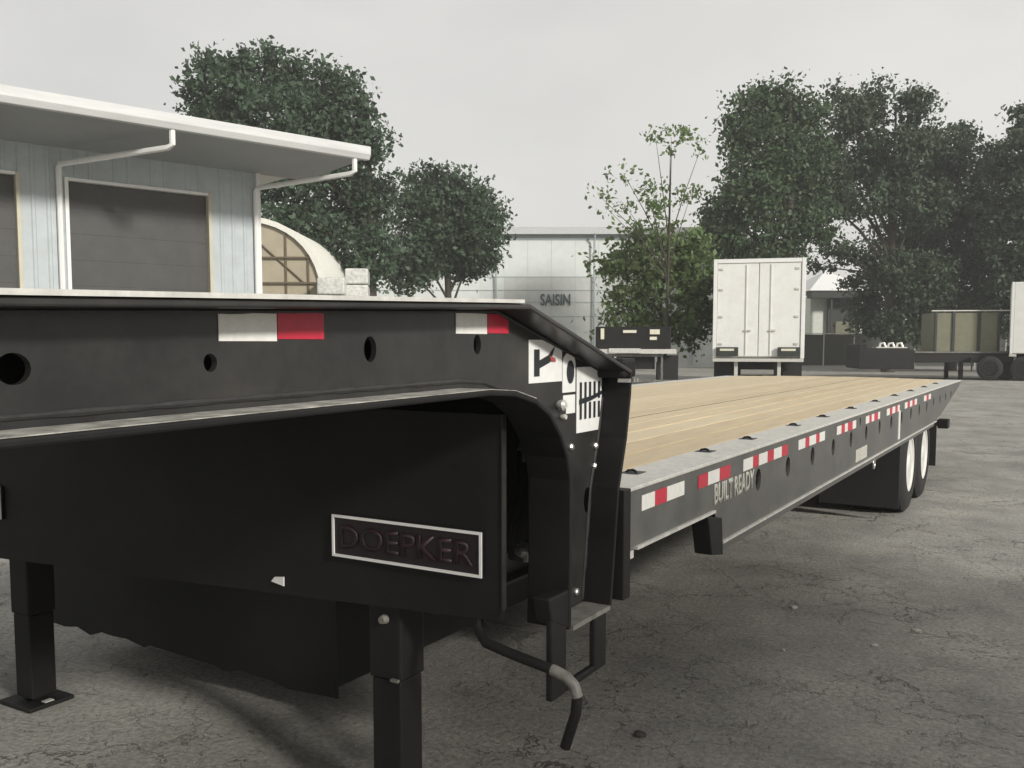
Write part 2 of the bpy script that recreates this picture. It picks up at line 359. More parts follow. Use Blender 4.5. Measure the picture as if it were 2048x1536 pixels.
XO, XW = -1.03, -1.12                       # outer flange plane and web plane on the near side
XF, XFW = -3.60, -3.51
TOP = [(-1.3, 1.305), (0.6, 1.352), (1.80, 1.3855), (2.36, 1.225)]
REAR = [(2.36, 1.225), (2.355, 1.16), (2.33, 1.04), (2.285, 0.91), (2.24, 0.60)]
BOT = [(-1.3, 1.165), (0.6, 1.192), (1.45, 1.201), (1.64, 1.203), (1.74, 1.196), (1.83, 1.175), (1.90, 1.14), (1.955, 1.085), (1.99, 1.03), (2.008, 0.97), (2.010, 0.80), (2.005, 0.60)]
web_outer = TOP + REAR[1:] + BOT[::-1]
for near in (True, False):
    x0, x1 = (XW - 0.006, XW + 0.006) if near else (XFW - 0.006, XFW + 0.006)
    holes = [oval(0.672, 1.268, 0.023, 0.020), oval(0.978, 1.270, 0.013, 0.014), oval(1.352, 1.288, 0.018, 0.024), oval(1.714, 1.296, 0.015, 0.022), oval(2.258, 0.876, 0.022, 0.036)]
    holes += [oval(0.30, 1.262, 0.024, 0.024), oval(-0.1, 1.255, 0.024, 0.024), oval(-0.6, 1.245, 0.024, 0.024)]
    holed_plate('neck_web', web_outer, holes, x0, x1, M['black'], T, ORG)
    a, b = (XW - 0.03, XO) if near else (XF, XFW + 0.03)
    P(MB().strip(TOP, 'X', a, b, -0.012), 'top_flange', M['black'], bevel=0.004)
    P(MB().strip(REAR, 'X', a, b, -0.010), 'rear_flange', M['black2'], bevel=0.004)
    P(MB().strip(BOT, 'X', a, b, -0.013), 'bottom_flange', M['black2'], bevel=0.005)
    a2, b2 = (XW + 0.01, XO - 0.002) if near else (XF + 0.002, XFW - 0.01)
    P(MB().box(a2, b2, 2.018, 2.232, 0.592, 0.604), 'drop_foot_plate', M['edge'])
P(MB().strip([(-1.3, 1.306), (0.6, 1.353), (1.765, 1.3855)], 'X', XO - 0.09, XO + 0.006, 0.0075), 'edge_trim', M['trim'])
# pale dust strip with the lower flange highlight painted into it
P(MB().strip(BOT[:6], 'X', XW + 0.008, XO - 0.001, 0.0015), 'dusty_ledge_highlight', M['dust_highlight'])
# weld beads where web meets flanges
def bead(path, r=0.0045):
    pts = []
    for (a, b), (c, d) in zip(path[:-1], path[1:]):
        n = max(1, int(math.hypot(c - a, d - b) / 0.022))
        pts += [(a + (c - a) * i / n, b + (d - b) * i / n) for i in range(n)]
    pts.append(path[-1])
    P(MB().tube([(XW + 0.0075, y, z) for y, z in pts], [r * (0.75 + 0.5 * random.random()) for _ in pts], 6), 'weld_bead', M['weld'], smooth=True)
bead([(-0.6, 1.307), (0.6, 1.337), (1.79, 1.3695), (2.33, 1.222)])
bead([(-0.6, 1.194), (0.6, 1.208)] + [(y, z + 0.016) for y, z in BOT[2:5]] + [(1.838, 1.189), (1.912, 1.152), (1.967, 1.094), (2.004, 1.035), (2.024, 0.972), (2.026, 0.80), (2.021, 0.61)])
bead([(2.342, 1.15), (2.317, 1.04), (2.272, 0.91), (2.228, 0.61)])
# air lines and cables slung through the drop
for k, (dx, dz) in enumerate(((0, 0), (0.03, -0.02), (-0.05, -0.05))):
    P(MB().tube([(-1.335 + dx, 2.27, 0.99 + dz), (-1.30 + dx, 2.20, 0.93 + dz), (-1.29 + dx, 2.12, 0.84 + dz), (-1.32 + dx, 2.15, 0.74 + dz), (-1.36 + dx, 2.27, 0.70 + dz)], 0.009, 8), 'air_line', M['rubber'], smooth=True)
# added dark sheet that stands for the shade behind the web holes
P(MB().prism([(-1.28, 1.18), (1.70, 1.215), (1.82, 1.19), (1.82, 1.35), (1.74, 1.36), (-1.28, 1.29)], 'X', XW - 0.10, XW - 0.085), 'hole_shade_sheet', M['black2'])
# neck floor and cross bearers
P(MB().strip([(-1.3, 1.29), (0.6, 1.337), (1.79, 1.3695), (2.34, 1.212)], 'X', XFW + 0.012, XW - 0.012, -0.02), 'neck_floor', M['black2'])
for i, yy in enumerate([-1.2, -0.8, -0.4, 0.0, 0.4, 0.8, 1.2, 1.6]):
    P(MB().box(XFW + 0.03, XW - 0.11, yy, yy + 0.05, 1.20 + yy * 0.01, 1.28 + yy * 0.02), 'neck_crossmember', M['black2'])
P(MB().box(-3.2, -1.45, -1.25, 0.1, 1.14, 1.16), 'kingpin_plate', M['black2'])
P(MB().lathe([(1.02, 0.03), (1.04, 0.045), (1.06, 0.03), (1.14, 0.035)], (-2.315, -0.7, 0), 'Z', 16), 'kingpin', M['steel'])
P(MB().box(XFW + 0.012, XW - 0.012, -1.32, -1.302, 1.15, 1.31), 'nose_plate', M['black'])
# front wall of the drop carrying the name plate
YWAL = 1.88
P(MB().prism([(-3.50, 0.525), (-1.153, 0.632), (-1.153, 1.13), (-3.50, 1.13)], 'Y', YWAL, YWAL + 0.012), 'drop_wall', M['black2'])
P(MB().box(-1.1525, -1.1495, YWAL - 0.004, YWAL + 0.014, 0.66, 1.13), 'wall_edge_angle', M['black'])
P(MB().prism([(-1.20, 0.629), (-1.153, 0.66), (-1.153, 0.6325)], 'Y', YWAL - 0.006, YWAL - 0.001), 'corner_gusset', M['black2'])
P(MB().box(XFW + 0.02, XW - 0.02, 2.335, 2.347, 0.685, 1.19), 'deck_bulkhead', M['black2'])
sb = P(MB().box(-3.48, -2.102, 2.362, 5.0, 0.13, 0.68), 'dark_filler_box', M['black2'], bevel=0.006)  # made-up box and ragged sheet, added to blacken the space under the deck
P(MB().prism([(-3.75, 0.68), (-3.75, 0.115), (-3.6, 0.108), (-3.52, 0.12), (-3.436, 0.098), (-3.36, 0.122), (-3.288, 0.118), (-3.20, 0.121), (-3.095, 0.104), (-3.06, 0.118), (-2.90, 0.112), (-2.699, 0.103), (-2.65, 0.092), (-2.56, 0.107), (-2.41, 0.101), (-2.33, 0.085), (-2.20, 0.092), (-2.10, 0.096), (-2.10, 0.68)], 'Y', 2.352, 2.3605), 'ragged_dark_sheet', M['black2'], parent=sb)
# name plate
NP = MB(); x0, x1, z0, z1 = -1.676, -1.203, 0.734, 0.846
pl = P(MB().box(x0, x1, YWAL - 0.010, YWAL - 0.002, z0, z1), 'name_plate', M['maroon'])
fr = MB(); t_ = 0.0070
fr.box(x0, x1, YWAL - 0.014, YWAL - 0.0105, z1 - t_, z1).box(x0, x1, YWAL - 0.014, YWAL - 0.0105, z0, z0 + t_)
fr.box(x0, x0 + t_, YWAL - 0.014, YWAL - 0.0105, z0 + t_, z1 - t_).box(x1 - t_, x1, YWAL - 0.014, YWAL - 0.0105, z0 + t_, z1 - t_)
P(fr, 'plate_border', M['decal'], parent=pl)
def loc(x, y, z): return (x * K - ORG[0], y * K - ORG[1], z * K - ORG[2])
lettering('plate_lettering', 'DOEPKER', 0.425 * K, 0.062 * K, M['maroon2'], pl, (loc(x0 + 0.024, YWAL - 0.0125, z0 + 0.025), (1, 0, 0), (0, 0, 1)))
pl2 = P(MB().box(-3.52, -3.205, YWAL - 0.010, YWAL - 0.002, 0.682, 0.800), 'name_plate', M['maroon'])
fr = MB(); x0, x1, z0, z1 = -3.52, -3.205, 0.682, 0.800
fr.box(x0, x1, YWAL - 0.014, YWAL - 0.0105, z1 - t_, z1).box(x0, x1, YWAL - 0.014, YWAL - 0.0105, z0, z0 + t_)
fr.box(x0, x0 + t_, YWAL - 0.014, YWAL - 0.0105, z0 + t_, z1 - t_).box(x1 - t_, x1, YWAL - 0.014, YWAL - 0.0105, z0 + t_, z1 - t_)
P(fr, 'plate_border', M['decal'], parent=pl2)
# white patch painted in for bright ground seen through a gap
P(MB().prism([(-1.911, 0.632), (-1.863, 0.624), (-1.863, 0.650), (-1.897, 0.646)], 'Y', YWAL - 0.006, YWAL - 0.0025), 'gap_light_patch', M['decal'])
# air line couplers on the bulkhead
for (cx, cz) in ((-1.335, 0.99), (-1.343, 0.70)):
    cpl = P(MB().box(cx - 0.018, cx + 0.018, 2.30, 2.334, cz - 0.03, cz + 0.02), 'air_coupler', M['steel'])
    P(MB().lathe([(2.27, 0.012), (2.285, 0.018), (2.30, 0.016)], (cx + 0.004, 0, cz + 0.004), 'Y', 12), 'coupler_ring', M['steel'], parent=cpl, smooth=True)

# deck frame
for xx in (-1.75, -2.87):
    mb = MB().box(xx - 0.006, xx + 0.006, 2.36, 10.9, 0.46, 0.868).box(xx - 0.07, xx + 0.07, 2.36, 10.9, 0.448, 0.4595)
    P(mb, 'main_beam', M['black'])
for k in range(20):
    yy = 2.55 + k * 0.437
    P(MB().box(-3.55, -1.06, yy, yy + 0.03, 0.80, 0.872).box(-3.55, -1.06, yy + 0.0305, yy + 0.07, 0.80, 0.808), 'crossmember', M['black2'])

# side rails with real oval slots
SL = [3.576 + 0.4385 * k for k in range(16)]
rail_outer = [(2.31, 0.892), (2.31, 0.735), (3.06, 0.735), (3.12, 0.612), (9.02, 0.612), (9.5, 0.655), (11.0, 0.86), (11.05, 0.892)]
slots = [oval(s_, 0.772 if s_ < 8.6 else 0.79, 0.036, 0.044 if s_ < 8.6 else 0.038, 14) for s_ in SL]
slots += [oval(5.58, 0.853, 0.02, 0.026, 10)]
for near in (True, False):
    x0, x1 = (XO - 0.012, XO) if near else (XF, XF + 0.012)
    holed_plate('side_rail', rail_outer, slots, x0, x1, M['rail'], T, ORG)
    a, b = (-1.192, XO + 0.004) if near else (XF - 0.004, -3.44)
    P(MB().box(a, b, 2.335, 11.05, 0.8925, 0.9035), 'rail_cap', M['galv'], bevel=0.003)
    a, b = (XO - 0.075, XO - 0.016) if near else (XF + 0.016, XF + 0.075)
    xl0, xl1 = (XO - 0.016, XO + 0.010) if near else (XF - 0.010, XF + 0.016)
    P(MB().box(xl0, xl1, 2.385, 3.05, 0.7255, 0.7345), 'lower_edge_strip', M['trim'])
    P(MB().box(xl0, xl1, 3.135, 9.02, 0.6035, 0.6118), 'lower_edge_strip', M['trim'])
    xl0, xl1 = (XO - 0.024, XO - 0.004) if near else (XF + 0.004, XF + 0.024)
    P(MB().box(xl0, xl1, 3.135, 8.95, 0.572, 0.603), 'lower_lip', M['rail'])
    xl0, xl1 = (XO - 0.05, XO + 0.012) if near else (XF - 0.012, XF + 0.05)
    P(MB().box(xl0, xl1, 2.285, 2.331, 0.605, 0.906), 'corner_post', M['black2'], bevel=0.003)
    P(MB().prism([(2.965, 0.725), (3.11, 0.700), (3.128, 0.567), (3.01, 0.588)], 'X', xl0, xl1), 'rail_bracket', M['black2'], bevel=0.004)
P(MB().box(XO - 0.03, XO + 0.002, 2.335, 2.375, 0.705, 0.7265), 'rail_foot', M['galv'])

# planks, each its own board
XS = np.linspace(-1.196, -3.436, 16)
for i in range(15):
    xa, xb = XS[i + 1], XS[i]
    gap = 0.0011
    if i == 4: xa += 0.006
    if i == 5: xb -= 0.006
    z_ = 0.905 + RNG.uniform(-0.0015, 0.0015) + 0.012 * math.sin(math.pi * (i + 0.5) / 15)
    cuts = [2.352, 11.03]
    j = RNG.uniform(4.5, 9.0)
    cuts = [2.352, j, 11.03]
    for a, b in zip(cuts[:-1], cuts[1:]):
        P(MB().box(xa + gap, xb - gap, a + 0.002, b - 0.002, 0.874, z_), 'plank', M[['wood', 'wood2', 'wood3', 'wood2', 'wood'][int(RNG.integers(5))]])
P(MB().box(-1.9465, -1.9375, 2.352, 11.03, 0.873, 0.9155), 'joint_strip', M['black2'])
P(MB().box(XFW + 0.05, XW - 0.05, 11.034, 11.06, 0.70, 0.905), 'rear_cap', M['black2'])
# tie down pockets in the rail cap
for s_ in (2.63, 3.29, 3.81, 4.55, 5.16, 5.9, 6.7, 7.5, 8.3, 9.1, 9.9):
    pk = P(MB().box(-1.175, -1.115, s_ - 0.03, s_ + 0.035, 0.9037, 0.9055), 'tie_pocket', M['ink'])
    P(MB().tube([(-1.162, s_ - 0.010, 0.9045), (-1.158, s_ - 0.008, 0.9105), (-1.145, s_, 0.9125), (-1.132, s_ - 0.008, 0.9105), (-1.128, s_ - 0.010, 0.9045)], 0.0042, 6), 'tie_ring', M['black2'], parent=pk, smooth=True)

# conspicuity tape
def tape(y0, y1, z0, z1, col, x): P(MB().box(x, x + 0.0016, y0, y1, z0, z1), 'reflective_tape', M['white_t' if col == 'w' else 'red_t'])
for a, b, c in [(2.43, 2.525, 'w'), (2.527, 2.618, 'r'), (2.62, 2.765, 'w'), (2.893, 2.985, 'r'), (2.987, 3.104, 'w'), (3.106, 3.222, 'r'),
                (3.375, 3.494, 'w'), (3.496, 3.570, 'r'), (3.572, 3.690, 'w'), (3.692, 3.781, 'r'), (3.783, 3.90, 'w'), (3.902, 4.0, 'r'),
                (4.18, 4.30, 'w'), (4.302, 4.374, 'r'), (4.376, 4.506, 'w'), (4.508, 4.575, 'r'), (4.577, 4.689, 'w'),
                (4.96, 5.066, 'w'), (5.068, 5.15, 'r'), (5.153, 5.225, 'w'), (5.227, 5.354, 'r'), (5.356, 5.45, 'w'),
                (5.735, 5.84, 'w'), (5.842, 5.917, 'r'), (5.919, 6.0, 'w'), (6.002, 6.129, 'r'), (6.131, 6.2, 'w'),
                (6.45, 6.56, 'w'), (6.562, 6.66, 'r'), (6.662, 6.78, 'w'), (6.782, 6.88, 'r'), (6.882, 6.97, 'w'),
                (7.2, 7.32, 'w'), (7.322, 7.44, 'r'), (7.442, 7.56, 'w'), (7.562, 7.68, 'r'), (7.682, 7.8, 'w'), (8.2, 8.34, 'w'), (8.342, 8.48, 'r'), (8.482, 8.62, 'w')]:
    tape(a, b, 0.827, 0.871, c, XO + 0.0005)
tape(0.994, 1.1145, 1.3025, 1.3495, 'w', XW + 0.0065); tape(1.1165, 1.226, 1.306, 1.3505, 'r', XW + 0.0065)
tape(1.630, 1.7505, 1.319, 1.3630, 'w', XW + 0.0065); tape(1.7525, 1.842, 1.321, 1.3635, 'r', XW + 0.0065)
# rail lettering and small plates
for wd, a, b in (('BUILT', 3.055, 3.255), ('READY', 3.275, 3.515)):
    lettering('rail_lettering', wd, (b - a) * K, 0.073 * K, M['dirtywhite'], T, (loc(XO + 0.0015, a, 0.748), (0, 1, 0), (0, 0, 1)), bold=True)
P(MB().box(XO + 0.0005, XO + 0.002, 5.47, 5.80, 0.628, 0.700), 'maker_decal', M['dirtywhite'])
P(MB().box(XO + 0.0005, XO + 0.006, 6.93, 6.99, 0.63, 0.83), 'pale_strap', M['white_t'])
P(MB().tube([(XO - 0.005, 6.08 + 0.028 * math.cos(t), 0.575 - 0.02 + 0.03 * math.sin(t)) for t in np.linspace(0, 6.28, 13)], 0.005, 6), 'hook_ring', M['steel'], smooth=True)

# decals on the neck
XD = XW + 0.0065
def dec(y0, y1, z0, z1, m=M['decal'], x=XD, par=None, name='warning_decal', sk=0.0):
    return P(MB().prism([(y0, z0), (y1, z0 + sk), (y1, z1 + sk), (y0, z1)], 'X', x, x + 0.0014), name, m, parent=par)
d1 = dec(1.936, 2.104, 1.203, 1.307)
dec(1.960, 1.985, 1.219, 1.284, M['ink'], XD + 0.002, d1, 'pictogram')
P(MB().prism([(1.985, 1.257), (2.032, 1.270), (2.062, 1.290), (2.050, 1.268), (2.036, 1.251), (1.985, 1.238)], 'X', XD + 0.002, XD + 0.0034), 'pictogram', M['ink'], parent=d1)
P(MB().prism([(2.034, 1.268), (2.062, 1.262), (2.066, 1.253), (2.040, 1.254)], 'X', XD + 0.0037, XD + 0.0048), 'pictogram', M['inkred'], parent=d1)
ring = [(2.1075, 1.173), (2.179, 1.173), (2.179, 1.245)] + [(2.143 + 0.036 * math.cos(t), 1.245 + 0.030 * math.sin(t)) for t in np.linspace(0.2, math.pi - 0.2, 8)] + [(2.1075, 1.245)]
d2 = P(MB().prism(ring, 'X', XD, XD + 0.0014), 'warning_decal', M['decal'])
P(MB().prism(oval(2.149, 1.225, 0.020, 0.030, 18), 'X', XD + 0.002, XD + 0.0034), 'pictogram', M['ink'], parent=d2)
d3 = P(MB().prism([(2.128, 1.118), (2.178, 1.118), (2.178, 1.166), (2.112, 1.166), (2.112, 1.148), (2.128, 1.140)], 'X', XD, XD + 0.0014), 'warning_decal', M['decal'])
d4 = dec(2.187, 2.338, 1.063, 1.236)
for i in range(5):
    y_ = 2.203 + i * 0.0275
    dec(y_, y_ + 0.011, 1.098, 1.142, M['ink'], XD + 0.002, d4, 'pictogram')
    dec(y_, y_ + 0.011, 1.150, 1.196, M['ink'], XD + 0.002, d4, 'pictogram')
P(MB().prism([(2.199, 1.138), (2.27, 1.146), (2.334, 1.160), (2.334, 1.170), (2.27, 1.158), (2.199, 1.152)], 'X', XD + 0.0037, XD + 0.0048), 'pictogram', M['ink'], parent=d4)
# bright coupling and bolts on the drop
cp = P(MB().lathe([(0, 0.010), (0.008, 0.014), (0.018, 0.014), (0.024, 0.008)], (XD - 0.002, 2.088, 1.143), 'X', 14), 'hose_coupling', M['trim'], smooth=True)
P(MB().lathe([(0, 0.006), (0.010, 0.008), (0.015, 0.006)], (XD, 2.103, 1.112), 'X', 10), 'coupling_nut', M['trim'], parent=cp, smooth=True)
for (y_, z_) in ((2.155, 1.030), (2.300, 1.020), (2.295, 0.965), (2.19, 0.64), (2.08, 0.64)):
    P(MB().lathe([(0, 0.010), (0.006, 0.010), (0.010, 0.006)], (XD - 0.001, y_, z_), 'X', 8), 'bolt_head', M['steel'])
P(MB().box(XO - 0.15, XO - 0.005, 2.31, 2.40, 1.205, 1.258), 'corner_winch', M['black2'], bevel=0.012)
for y_ in (2.335, 2.365, 2.385): P(MB().box(XO - 0.03, XO + 0.004, y_ - 0.006, y_ + 0.006, 1.193, 1.203), 'winch_clip', M['steel'])

# step hung below the drop
stp = MB()
stp.box(XO - 0.022, XO - 0.004, 1.912, 1.988, 0.445, 0.66).box(XO - 0.022, XO - 0.004, 2.145, 2.215, 0.447, 0.592)
stp.box(XO - 0.022, XO - 0.004, 1.988, 2.145, 0.4465, 0.466)
P(stp, 'step_hanger', M['black2'], bevel=0.006)
P(MB().prism([(1.895, 0.70), (2.003, 0.70), (2.003, 0.60), (1.912, 0.64)], 'X', XO - 0.05, XO - 0.003), 'hanger_bracket', M['black2'], bevel=0.006)

# landing gear: two legs, brace, crank
def leg(cx, y0, wd, zs, zi):
    lg = P(MB().box(cx - wd / 2, cx + wd / 2, y0, y0 + wd, zs, 1.17), 'landing_leg', M['black2'], bevel=0.008)
    wi = wd * 0.9
    P(MB().box(cx - wi / 2, cx + wi / 2, y0 + wd * 0.05, y0 + wd * 0.95, 0.03, zs - 0.001), 'inner_leg', M['black2'], parent=lg, bevel=0.006)
    P(MB().box(cx - wd * 0.88, cx + wd * 0.88, y0 - wd * 0.32, y0 + wd * 1.32, 0.002, 0.018).box(cx - wd * 0.3, cx + wd * 0.3, y0 + wd * 0.2, y0 + wd * 0.8, 0.0185, 0.034), 'foot_plate', M['black2'], parent=lg, bevel=0.006)
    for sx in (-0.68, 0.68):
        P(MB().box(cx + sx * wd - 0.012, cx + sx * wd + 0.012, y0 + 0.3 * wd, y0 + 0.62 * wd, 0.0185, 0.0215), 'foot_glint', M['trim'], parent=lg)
    return lg
lgn = leg(-1.533, 1.905, 0.106, 0.41, 0)
lgf = leg(-3.183, 1.905, 0.106, 0.335, 0)
P(MB().lathe([(1.888, 0.010), (1.9045, 0.014)], (-1.53, 0, 0.575), 'Y', 12), 'pivot_bolt', M['edge'], parent=lgn)
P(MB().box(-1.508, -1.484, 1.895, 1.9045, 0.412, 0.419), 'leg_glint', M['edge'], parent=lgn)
P(MB().box(-3.01, -1.56, 1.94, 1.97, 0.86, 0.93), 'leg_brace', M['black2'])
P(MB().tube([(-3.0, 1.96, 0.72), (-1.56, 1.96, 0.72)], 0.014, 8), 'cross_shaft', M['black2'])
crk = [(-1.45, 1.935, 0.672), (-1.26, 1.93, 0.668), (-1.235, 1.915, 0.650), (-1.220, 1.875, 0.606), (-1.189, 1.862, 0.580), (-1.133, 1.86, 0.569), (-1.064, 1.86, 0.557), (-0.998, 1.86, 0.546), (-0.968, 1.86, 0.537), (-0.948, 1.86, 0.520), (-0.940, 1.86, 0.495), (-0.944, 1.86, 0.455), (-0.971, 1.86, 0.370)]
cka = P(MB().tube(crk, 0.0125, 12), 'crank_handle', M['black2'], smooth=True)
P(MB().tube([(-1.006, 1.86, 0.5472)] + crk[7:11], 0.0132, 12), 'bend_highlight', M['edge'], parent=cka, smooth=True)  # pale sleeve painted in as the highlight on the crank bend

# wheels: duals on two axles, flaps, rear bits
def wheel(xo, yc):
    R, wd = 0.375, 0.215
    prof = [(0.0, 0.225), (0.0, 0.29), (-0.012, 0.345), (-0.035, R), (-0.062, R), (-0.064, R - 0.012), (-0.072, R - 0.012), (-0.074, R), (-0.104, R), (-0.106, R - 0.012), (-0.114, R - 0.012), (-0.116, R), (-0.146, R), (-0.148, R - 0.012), (-0.156, R - 0.012), (-0.158, R), (-wd + 0.035, R), (-wd + 0.012, 0.345), (-wd, 0.29), (-wd, 0.225)]
    ty = P(MB().lathe(prof, (xo, yc, R), 'X', 36, closed=True), 'tyre', M['rubber'], smooth=True)
    rm = P(MB().lathe([(-0.016, 0.224), (-0.006, 0.216), (-0.008, 0.20), (-0.05, 0.185), (-0.06, 0.10), (-0.03, 0.085), (-0.01, 0.06), (-0.008, 0.0)], (xo, yc, R), 'X', 30), 'rim', M['rim'], parent=ty, smooth=True)
    hm_ = MB()
    for k in range(10):
        t = 2 * math.pi * k / 10
        hm_.lathe([(-0.012, 0.016), (-0.008, 0.016)], (xo - 0.038, yc + 0.152 * math.cos(t), R + 0.152 * math.sin(t)), 'X', 10)
    P(hm_, 'hand_holes', M['dark'], parent=rm)
    lm = MB()
    for k in range(10):
        t = 2 * math.pi * (k + 0.5) / 10
        lm.lathe([(-0.008, 0.009), (0.012, 0.009)], (xo - 0.047, yc + 0.108 * math.cos(t), R + 0.108 * math.sin(t)), 'X', 6)
    P(lm, 'lug_nuts', M['steel'], parent=rm)
    return ty
for yc in (7.72, 8.50):
    for xo in (-1.045, -1.30): wheel(xo, yc)
    for xo in (-3.33, -3.60 + 0.23): pass
    for xo in (-3.37, -3.115): wheel(xo, yc)
    P(MB().tube([(-3.4, yc, 0.375), (-1.2, yc, 0.375)], 0.06, 12), 'axle', M['black2'], smooth=True)
for xx in (-1.32, -3.3):
    P(MB().box(xx - 0.29, xx + 0.29, 9.10, 9.115, 0.20, 0.60), 'mud_flap', M['rubber'])
    P(MB().box(xx - 0.29, xx + 0.27, 7.20, 7.215, 0.10, 0.60), 'front_flap', M['rubber'])
P(MB().box(-1.075, -0.985, 9.55, 9.70, 0.50, 0.585), 'marker_box', M['black2'], bevel=0.006)
P(MB().box(-3.5, -1.076, 9.58, 9.66, 0.52, 0.57), 'rear_bar', M['black2'])
P(MB().box(-3.3, -1.3, 10.86, 10.92, 0.42, 0.50).box(-1.6, -1.52, 10.86, 10.92, 0.505, 0.80).box(-3.1, -3.02, 10.86, 10.92, 0.505, 0.80), 'rear_bumper', M['black2'])

# ------------------------------------------------------------------ workshop building on the left
B = thing('workshop_building', 'pale blue metal workshop with wide eave and dark bay doors', 'building', (-17.298, 16.791, 0), rad(-16.3))
def panel(y0, y1, z0, z1, name='siding_panel'):
    pts = []; y = y0
    while y < y1 - 1e-4:
        for dy, dx in ((0, 0), (0.20, 0), (0.225, 0.022), (0.275, 0.022), (0.30, 0)):
            if y + dy < y1 - 1e-4: pts.append((y + dy, dx))
        y += 0.30
    pts.append((y1, 0)); mb = MB(); n = len(pts)
    mb.add([(x, yy, z0) for yy, x in pts] + [(x, yy, z1) for yy, x in pts], [(i, i + 1, n + i + 1, n + i) for i in range(n - 1)])
    return mb.build(name, M['wallp'], B)
doors = [(-4.42, -1.30), (-8.70, -5.45), (-12.9, -9.75)]
edges = [(-14.0, -12.98), (-9.67, -8.78), (-5.37, -4.50), (-1.22, 0.0)]
for a, b in edges:
    n = max(1, round((b - a) / 0.9)); ys = np.linspace(a, b, n + 1)
    for i in range(n): panel(ys[i], ys[i + 1], 0.0, 5.72)
for a, b in doors:
    n = 4; ys = np.linspace(a - 0.08, b + 0.08, n + 1)
    for i in range(n): panel(ys[i], ys[i + 1], 5.07, 5.72)
    d = MB()
    for k in range(9): d.box(-0.14, -0.10 + 0.002 * (k % 2), a, b, 0.02 + k * 0.555, 0.02 + k * 0.555 + 0.552)
    dd = d.build('bay_door', M['rolldoor'], B)
    MB().box(-0.099, -0.06, b - 0.9, b - 0.75, 1.55, 1.62).build('door_handle', M['steel'], dd)
    MB().box(-0.10, 0.05, a - 0.08, a, 0, 5.07).build('door_jamb', M['whitepaint'], B, bevel=0.008)
    MB().box(-0.10, 0.05, b, b + 0.08, 0, 5.07).build('door_jamb', M['cream'], B, bevel=0.008)
    MB().box(-0.10, 0.055, a, b, 5.0, 5.068).build('door_lintel', M['whitepaint'], B, bevel=0.008)
MB().box(-12, -0.15, -14, 0.0, 0.0, 5.6).build('wall', M['wallp'], B)
# soffit, fascia gutter, roof
MB().strip([(-0.05, 5.70), (2.62, 5.86)], 'Y', -15.2, 1.35, -0.03).build('soffit', M['soffit'], B)
MB().prism([(-12.5, 5.75), (2.6, 5.90), (2.62, 6.02), (-5.0, 6.40), (-12.5, 6.05)], 'Y', -15.25, 1.38).build('roof', M['roof'], B)
MB().prism([(2.60, 5.80), (2.74, 5.80), (2.80, 5.92), (2.80, 6.10), (2.60, 6.10)], 'Y', -15.3, 1.42).build('gutter', M['gutter'], B, bevel=0.015)
for (yf, yw) in ((-3.25, -4.62), (1.05, -0.10), (-7.6, -9.2)):
    pth = [(2.66, yf, 5.82), (2.66, yf, 5.52), (2.56, yf - 0.05, 5.46), (0.16, yw, 5.30), (0.08, yw, 5.22), (0.08, yw, 0.15)]
    MB().tube(pth, 0.062, 8).build('downspout', M['whitepaint'], B, smooth=True)
MB().box(-0.02, 0.07, -0.07, 0.035, 0, 5.70).build('corner_trim', M['whitepaint'], B, bevel=0.01)

# ------------------------------------------------------------------ hoop shelter behind the workshop
Q = thing('hoop_shelter', 'tan fabric hoop shelter with white arched rim', 'shelter', W(-9.86, 34), rad(YAW))
def arch(r, zb, n=22, ex=2.35):
    pts = []
    for i in range(n + 1):
        t = math.pi * i / n; c, s_ = math.cos(t), math.sin(t)
        pts.append((r * math.copysign(abs(c) ** (2 / ex), c), zb + r * abs(s_) ** (2 / ex)))
    return pts
A1 = arch(3.02, 2.85)
MB().prism([(3.02, 0.0)] + A1 + [(-3.02, 0.0)], 'Y', -0.02, 0.02).build('end_panel', M['tanfabric'], Q)
mb = MB().strip([(3.04, 0.0)] + arch(3.04, 2.85) + [(-3.04, 0.0)], 'Y', -0.16, 12.0, -0.19); mb.build('cover', M['whitefabric'], Q, smooth=True)
for x_ in (-1.9, -0.2, 1.75, 2.55):
    h_ = 2.85 + 3.0 * (max(0.0, 1 - abs(x_ / 3.02) ** 2.35)) ** (1 / 2.35)
    MB().box(x_ - 0.03, x_ + 0.03, -0.075, -0.0205, 0, h_ - 0.03).build('frame_bar', M['brownbar'], Q)
for z_, hw in ((1.5, 3.0), (2.75, 3.0), (3.7, 2.9), (4.6, 2.6)):
    MB().box(-hw, hw, -0.13, -0.0755, z_ - 0.03, z_ + 0.03).build('frame_bar', M['brownbar'], Q)
MB().tube([(0.4, -0.06, 5.5), (2.4, -0.06, 3.7)], 0.03, 6).build('frame_bar', M['brownbar'], Q)

# wrapped stacks beside the shelter
def stack(u, d, wd, ht, label):
    t = thing('wrapped_stack', label, 'pallet stack', W(u, d), rad(YAW + 6), 'wrapped stacks beside the hoop shelter')
    rows = max(2, int(ht / 0.55))
    for k in range(rows):
        j = RNG.uniform(-0.12, 0.12)
        MB().box(-wd / 2 + j, wd / 2 + j * 0.5, -0.7, 0.7, 0.15 + k * ht / rows, 0.15 + (k + 1) * ht / rows - 0.03).build('wrapped_bundle', M['wrap'], t, bevel=0.06)
    MB().box(-wd / 2, wd / 2, -0.7, 0.7, 0.0, 0.14).build('pallet', M['brownbar'], t)
stack(-6.36, 33.5, 0.95, 3.7, 'wrapped pale stack touching the hoop shelter rim'); stack(-5.62, 34.6, 0.8, 4.1, 'wrapped pale stack nearer the big dark tree trunk')

